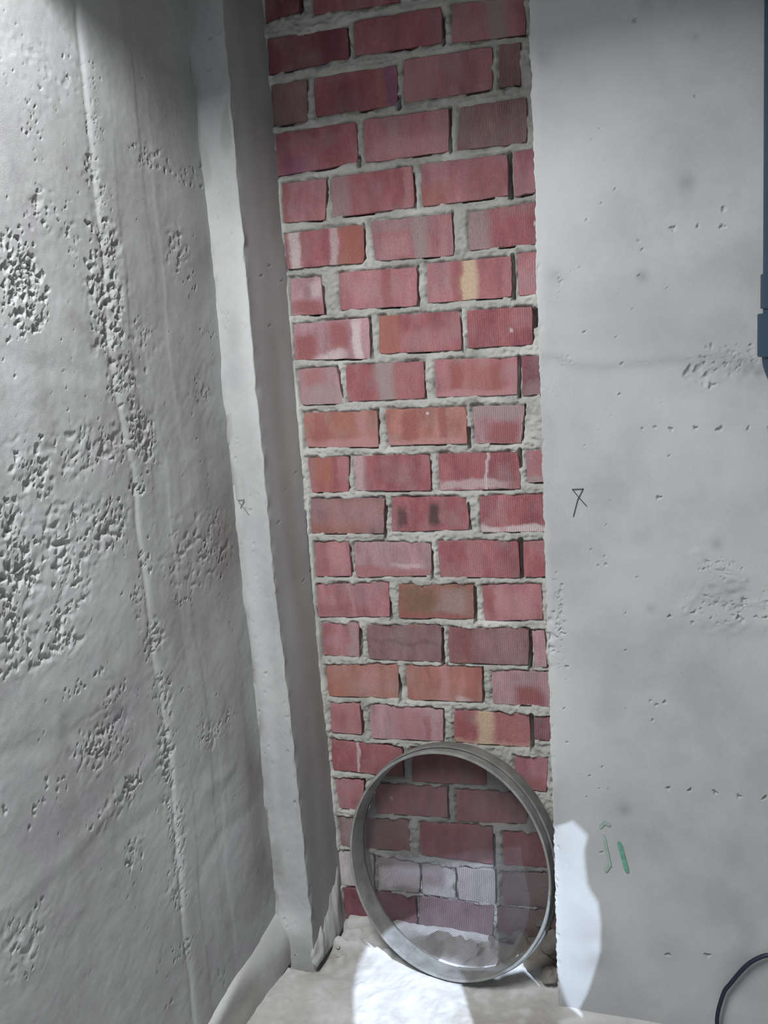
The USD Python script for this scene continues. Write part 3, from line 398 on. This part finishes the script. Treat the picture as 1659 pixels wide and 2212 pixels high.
for (row, k), (t0, t1, w) in CRACK.items():
    q = quads[row, k]; p0, p1 = q[1] + (q[2]-q[1])*t0, q[1] + (q[2]-q[1])*t1; w *= 1.35; x = w/2e3 + .0002
    D = line_dist(A, B, [((p0[0]+x)*1e3, p0[1]*1e3), ((p0[0]+p1[0]+2*x)*5e2 + rng.normal(0, .7), (p0[1]+p1[1])*5e2), ((p1[0]+x)*1e3, p1[1]*1e3)])
    CK = np.maximum(CK, np.clip(1.6 - D/(w/2e3)*1.1, 0, 1))
for key, q in quads.items():                                            # short shadow gaps under some bricks
    if rng.random() < .7 and key[0] not in 'Z':
        t = rng.uniform(.1, .8); p0 = q[3] + (q[2]-q[3])*t; p1 = q[3] + (q[2]-q[3])*min(1.02, t + rng.uniform(.12, .4)); CK = np.maximum(CK, np.clip(1.5 - line_dist(A, B, [(p0[0]*1e3, p0[1]*1e3-1.2), (p1[0]*1e3, p1[1]*1e3-1.2)])/.0019, 0, 1))
n4, n2, n9 = gn(rng, sh, 3.2), gn(rng, sh, 1.2), gn(rng, sh, 9)
s = SD - .0012 - .0016*n4 - .0012*n9                                      # ragged edge of the joint
diag = gn(rng, sh, (5, 1.4))
bulge = np.clip(s/.0035, -1, 1.6)
F = .0045 - .0050*bulge + .0019*np.minimum(n4, 1.2) + .0016*n2 + .0013*diag + .0012*n9     # y of the mortar surface: smaller is nearer
broken = np.clip(blob(A, B, .74, .31, .035, .10), 0, 1); F += broken*(.012*np.abs(gn(rng, sh, 4)) - .004)
fat = blob(A, B, .557, .56, .05, .055) + blob(A, B, .725, 1.60, .03, .05) + blob(A, B, .57, 2.125, .02, .05); F -= .004*np.clip(fat, 0, 1)*(SD > .003)
F = np.where(SD < -.0045, .016, F); F = F + CK*.042*(SD > -.006)
edge_l = np.exp(-((A+.003)/.0085)**4)*np.clip(.75 + .7*gn(rng, sh, (2, 11)), 0, 1.1)*np.clip(SD/.003, 0, 1); F = F*(1-edge_l) + (-.0085 + .0012*n4 + .0006*n2)*edge_l
edge_gap = (np.abs(A-np.interp(B, [0, 3], [-.013, -.017])) < .0028)*(gn(rng, sh, (2, 14)) > -.5); F += .025*edge_gap
edge_r = (A > .742 + .01*B)*np.clip(.3 + gn(rng, sh, (3, 7)), -.4, 1.2); F -= .006*edge_r*(SD > .003)
stain = np.clip(.12 + .25*np.clip(gn(rng, sh, 5), 0, 2)*.6 + .5*broken, 0, .8); pale = np.clip(.25*gn(rng, sh, 12) + .5*edge_l, 0, .7)
grid_obj('mortar', np.stack([A, F, B], -1), M_mortar, bw, attrs={'stain': stain, 'pale': pale})
bm = trimesh.creation.box((.9, .10, 3.2)); bm.apply_translation((.37, .125, 1.55)); obj('backing', bm, M_mortar, bw, False)
def brick_mesh(q, rng, y0, tilt):
    """an extruded block with a worn outline and softened arrises"""
    pts = []
    for m_ in range(4):
        p0, p1 = q[m_], q[(m_+1) % 4]; n = 9 if m_ % 2 == 0 else 5
        for t in np.linspace(0, 1, n, endpoint=False): pts.append(p0 + (p1-p0)*t + (rng.normal(0, .0008, 2) if t else (q.mean(0)-p0)*rng.uniform(.004, .03)))
    pts = np.array(pts); c = pts.mean(0); n = len(pts)
    def ring(inset, y):
        d = c - pts; d = np.sign(d)*np.minimum(np.abs(d), inset); return np.stack([pts[:, 0] + d[:, 0], y + tilt[0]*(pts[:, 0]-c[0]) + tilt[1]*(pts[:, 1]-c[1]), pts[:, 1] + d[:, 1]], -1)
    R = [ring(0, .07), ring(0, y0+.0022), ring(.0007, y0+.0007), ring(.0022, y0)]; v = np.vstack(R + [[[c[0], y0, c[1]]]]); f = []
    for r in range(3):
        for k in range(n): a, b = r*n+k, r*n+(k+1) % n; f += [(a, b, a+n), (b, b+n, a+n)]
    for k in range(n): f.append((3*n+k, 3*n+(k+1) % n, 4*n))
    return trimesh.Trimesh(v, f, process=False)
seed = 0
for (row, k), q in quads.items():
    seed += 1; base, ribs, pat = LOOK[row][k] if row in LOOK else ('r', .2, [])
    r_ = np.random.default_rng(100+seed)
    m_ = brick_mat(f'clay_{seed:03d}', base, ribs, pat, (q[[0, 3], 0].mean(), q[[1, 2], 0].mean(), q[[2, 3], 1].mean(), q[[0, 1], 1].mean()), seed)
    bmz = brick_mesh(q, r_, r_.normal(-.0005, .0009), r_.normal(0, .006, 2))
    obj('brick', bmz, m_, bw, 40)

# ---------------------------------------------------------------- ceiling lamp (above the picture)
M_glow = mat('lamp_glow', {'e': ('emission', {'color': (1.0, .98, .93), 'strength': 1.0}), 'p': ('principled_bsdf', {'base_color': (.9, .9, .9)})}, [], 'p.BSDF')
lamp = thing('ceiling_lamp', 'white batten lamp hung on two rods from the ceiling in front of the recess', 'lamp', LAMP)
hb = trimesh.creation.box((.16, 1.25, .05)); hb.apply_translation((0, 0, .052)); obj('housing', hb, M_lampbody, lamp, False)
for yy in (-.45, .45):
    rod = trimesh.creation.cylinder(.006, 3.10-LAMP[2]-.075, sections=10); rod.apply_translation((0, yy, .077 + (3.10-LAMP[2]-.075)/2)); obj('hanging_rod', rod, M_lampbody, lamp)
rl = UsdLux.RectLight.Define(stage, str(lamp.GetPath()) + '/tube_light'); rl.CreateWidthAttr(.13); rl.CreateHeightAttr(1.2); rl.CreateIntensityAttr(LAMP_POWER); rl.CreateColorAttr(Gf.Vec3f(.985, .99, 1.0))
aim(rl, (0, 0, -1), (0, 0, .02))

# ---------------------------------------------------------------- sieve leaning in the recess
SC = np.array([.40916, -.17178, .34391]); SR, S_AZ, S_EL, S_PH, S_E, S_T = .32669, -.14287, .18108, -.04346, -.02471, .085
sn = np.array([math.sin(S_AZ)*math.cos(S_EL), -math.cos(S_AZ)*math.cos(S_EL), math.sin(S_EL)])
sa = np.cross([0, 0, 1.0], sn); sa /= np.linalg.norm(sa); sb = np.cross(sn, sa)
su, sv = math.cos(S_PH)*sa + math.sin(S_PH)*sb, -math.sin(S_PH)*sa + math.cos(S_PH)*sb
sieve = thing('sieve', 'large round wire sieve in a grey dusty hoop leaning against the bricks', 'sieve', tuple(SC))
def hoop(profile, wob=0, n=144, seed=1):
    """sweeps (radius offset, depth behind the front rim) around the slightly oval ring"""
    th = np.linspace(0, 2*np.pi, n, endpoint=False); rg = np.random.default_rng(seed); w = wob*(np.sin(2*th + rg.uniform(0, 6)) + .6*np.sin(3*th + rg.uniform(0, 6)))
    V = np.array([[(SR + r + w[i])*((1+S_E)*math.cos(t)*su + (1-S_E)*math.sin(t)*sv) - d*sn for r, d in profile] for i, t in enumerate(th)]); m_ = len(profile)
    i, j = np.meshgrid(np.arange(n), np.arange(m_), indexing='ij'); a = i*m_+j; b = ((i+1) % n)*m_+j; c = ((i+1) % n)*m_+(j+1) % m_; d = i*m_+(j+1) % m_
    q = np.stack([a, b, c, d], -1).reshape(-1, 4); t_ = trimesh.Trimesh(V.reshape(-1, 3), np.vstack([q[:, [0, 1, 2]], q[:, [0, 2, 3]]]), process=False)
    return t_
obj('hoop', hoop([(-.0015, .0), (-.007, .0008), (-.0085, .003), (-.0085, S_T-.012), (-.0075, S_T-.010), (-.0015, S_T-.010), (0, S_T-.012), (0, .0015)]), M_hoop, sieve, 40, label='dusty grey inner hoop')
obj('clamp_hoop', hoop([(.002, .036), (.007, .036), (.0085, .0385), (.0085, S_T-.002), (.007, S_T), (-.006, S_T), (-.007, S_T-.006), (.0012, S_T-.008), (.0012, .038)], .0008, seed=5), M_hoop2, sieve, 40, label='darker outer clamping hoop')
wires = []; ra = math.radians(38); wu, wv = math.cos(ra)*su + math.sin(ra)*sv, -math.sin(ra)*su + math.cos(ra)*sv; RM = SR*.985 - .003
for a, b, off in ((wu, wv, 0.0), (wv, wu, .0006)):
    for o in np.arange(-RM+.004, RM-.003, .0041):
        hl = math.sqrt(RM*RM - o*o); wires.append(tube([a*(-hl) + b*o - sn*(S_T-.009-off), b*o - sn*(S_T-.009-off + .0004), a*hl + b*o - sn*(S_T-.009-off)], .00042, 4, False))
obj('wire_mesh', cat_(*wires), M_wire, sieve, True, label='woven wire screen', kind='stuff')
th0 = np.linspace(-2.05, -1.93, 7); lapV = np.array([[(SR + r)*((1+S_E)*math.cos(t)*su + (1-S_E)*math.sin(t)*sv) - d*sn for r, d in ((-.0086, .002), (-.0105, .003), (-.0105, S_T-.014), (-.0086, S_T-.013))] for t in th0])
f_ = sgrid(lapV); obj('hoop_overlap', trimesh.Trimesh(lapV.reshape(-1, 3), f_, process=False), M_hoop, sieve, 40)

# ---------------------------------------------------------------- drain pipe at the right edge
PX, PY = 1.311, -.322
pipe = thing('drain_pipe', 'dark blue plastic drain pipe with socket collars in front of the concrete pier', 'pipe', (PX, PY, 0))
obj('pipe', tube([(0, 0, 3.1), (0, 0, 2.4), (0, 0, 1.79)], .0555, 40), M_pipe, pipe, 40)
def collar(z0, z1, r, e=.003): return tube([(0, 0, z1), (0, 0, z1-.0001), (0, 0, z1-e), (0, 0, z0+e), (0, 0, z0+.0001), (0, 0, z0)], [r-.004, r-.0015, r, r, r-.0015, r-.004], 40)
obj('collar', collar(1.872, 1.945, .0605), M_pipe, pipe, 40); obj('socket', collar(1.770, 1.862, .0665), M_pipe, pipe, 40)
el = [(.07-.07*math.cos(t), 0, 1.775-.07*math.sin(t)) for t in np.linspace(0, np.pi/2, 14)]; obj('elbow', tube([(0, 0, 1.80)] + el + [(.13, 0, 1.705)], .0575, 40), M_pipe, pipe, 40)
obj('outlet', tube([(.10, 0, 1.705), (.11, 0, 1.705), (.2, 0, 1.705), (.555, 0, 1.705)], .0555, 40), M_pipe, pipe, 40)

# ---------------------------------------------------------------- cable and rubble
cb = smoothline([(1.45, -.52, .006), (1.30, -.40, .006), (1.19, -.300, .006), (1.155, -.268, .045), (1.169, -.262, .130), (1.190, -.2605, .170), (1.224, -.26, .222), (1.254, -.26, .251), (1.285, -.26, .265), (1.34, -.262, .262), (1.40, -.27, .20), (1.46, -.30, .09), (1.56, -.36, .007), (1.75, -.45, .006)], 14)
obj('cable', tube(cb, .0055, 10), M_cable, None, True, label='dark blue electric cable looping up against the foot of the pier', cat='cable')
rng = np.random.default_rng(31)
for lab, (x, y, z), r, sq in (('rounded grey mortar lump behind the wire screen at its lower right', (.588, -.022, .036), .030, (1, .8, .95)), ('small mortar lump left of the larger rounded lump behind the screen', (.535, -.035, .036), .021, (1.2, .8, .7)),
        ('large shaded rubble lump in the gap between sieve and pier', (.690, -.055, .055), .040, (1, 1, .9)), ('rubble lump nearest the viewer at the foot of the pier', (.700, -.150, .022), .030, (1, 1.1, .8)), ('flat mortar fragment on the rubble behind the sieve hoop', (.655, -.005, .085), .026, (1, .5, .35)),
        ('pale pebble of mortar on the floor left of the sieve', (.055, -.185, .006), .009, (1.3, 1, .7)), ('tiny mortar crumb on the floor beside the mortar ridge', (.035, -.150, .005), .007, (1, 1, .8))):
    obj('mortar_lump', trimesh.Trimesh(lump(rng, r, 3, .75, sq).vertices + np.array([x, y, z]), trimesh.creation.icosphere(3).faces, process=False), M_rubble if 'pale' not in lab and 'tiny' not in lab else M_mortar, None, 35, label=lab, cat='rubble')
M_shard = brick_mat('clay_shard', 'm', .1, [], (.7, .75, .2, .45), 77)
for (x, y, z), r, sq in (((.722, -.008, .372), .020, (1.2, .8, .6)), ((.735, -.012, .300), .022, (1, .8, .7))):
    obj('brick_shard', trimesh.Trimesh(lump(rng, r, 2, .3, sq).vertices + np.array([x, y, z]), trimesh.creation.icosphere(2).faces, process=False), M_shard, bw, 35)
obj('mortar_clot', trimesh.Trimesh(lump(rng, .022, 2, .3, (.8, .8, 1.2)).vertices + np.array([.735, -.012, .338]), trimesh.creation.icosphere(2).faces, process=False), M_mortar, bw, 35)
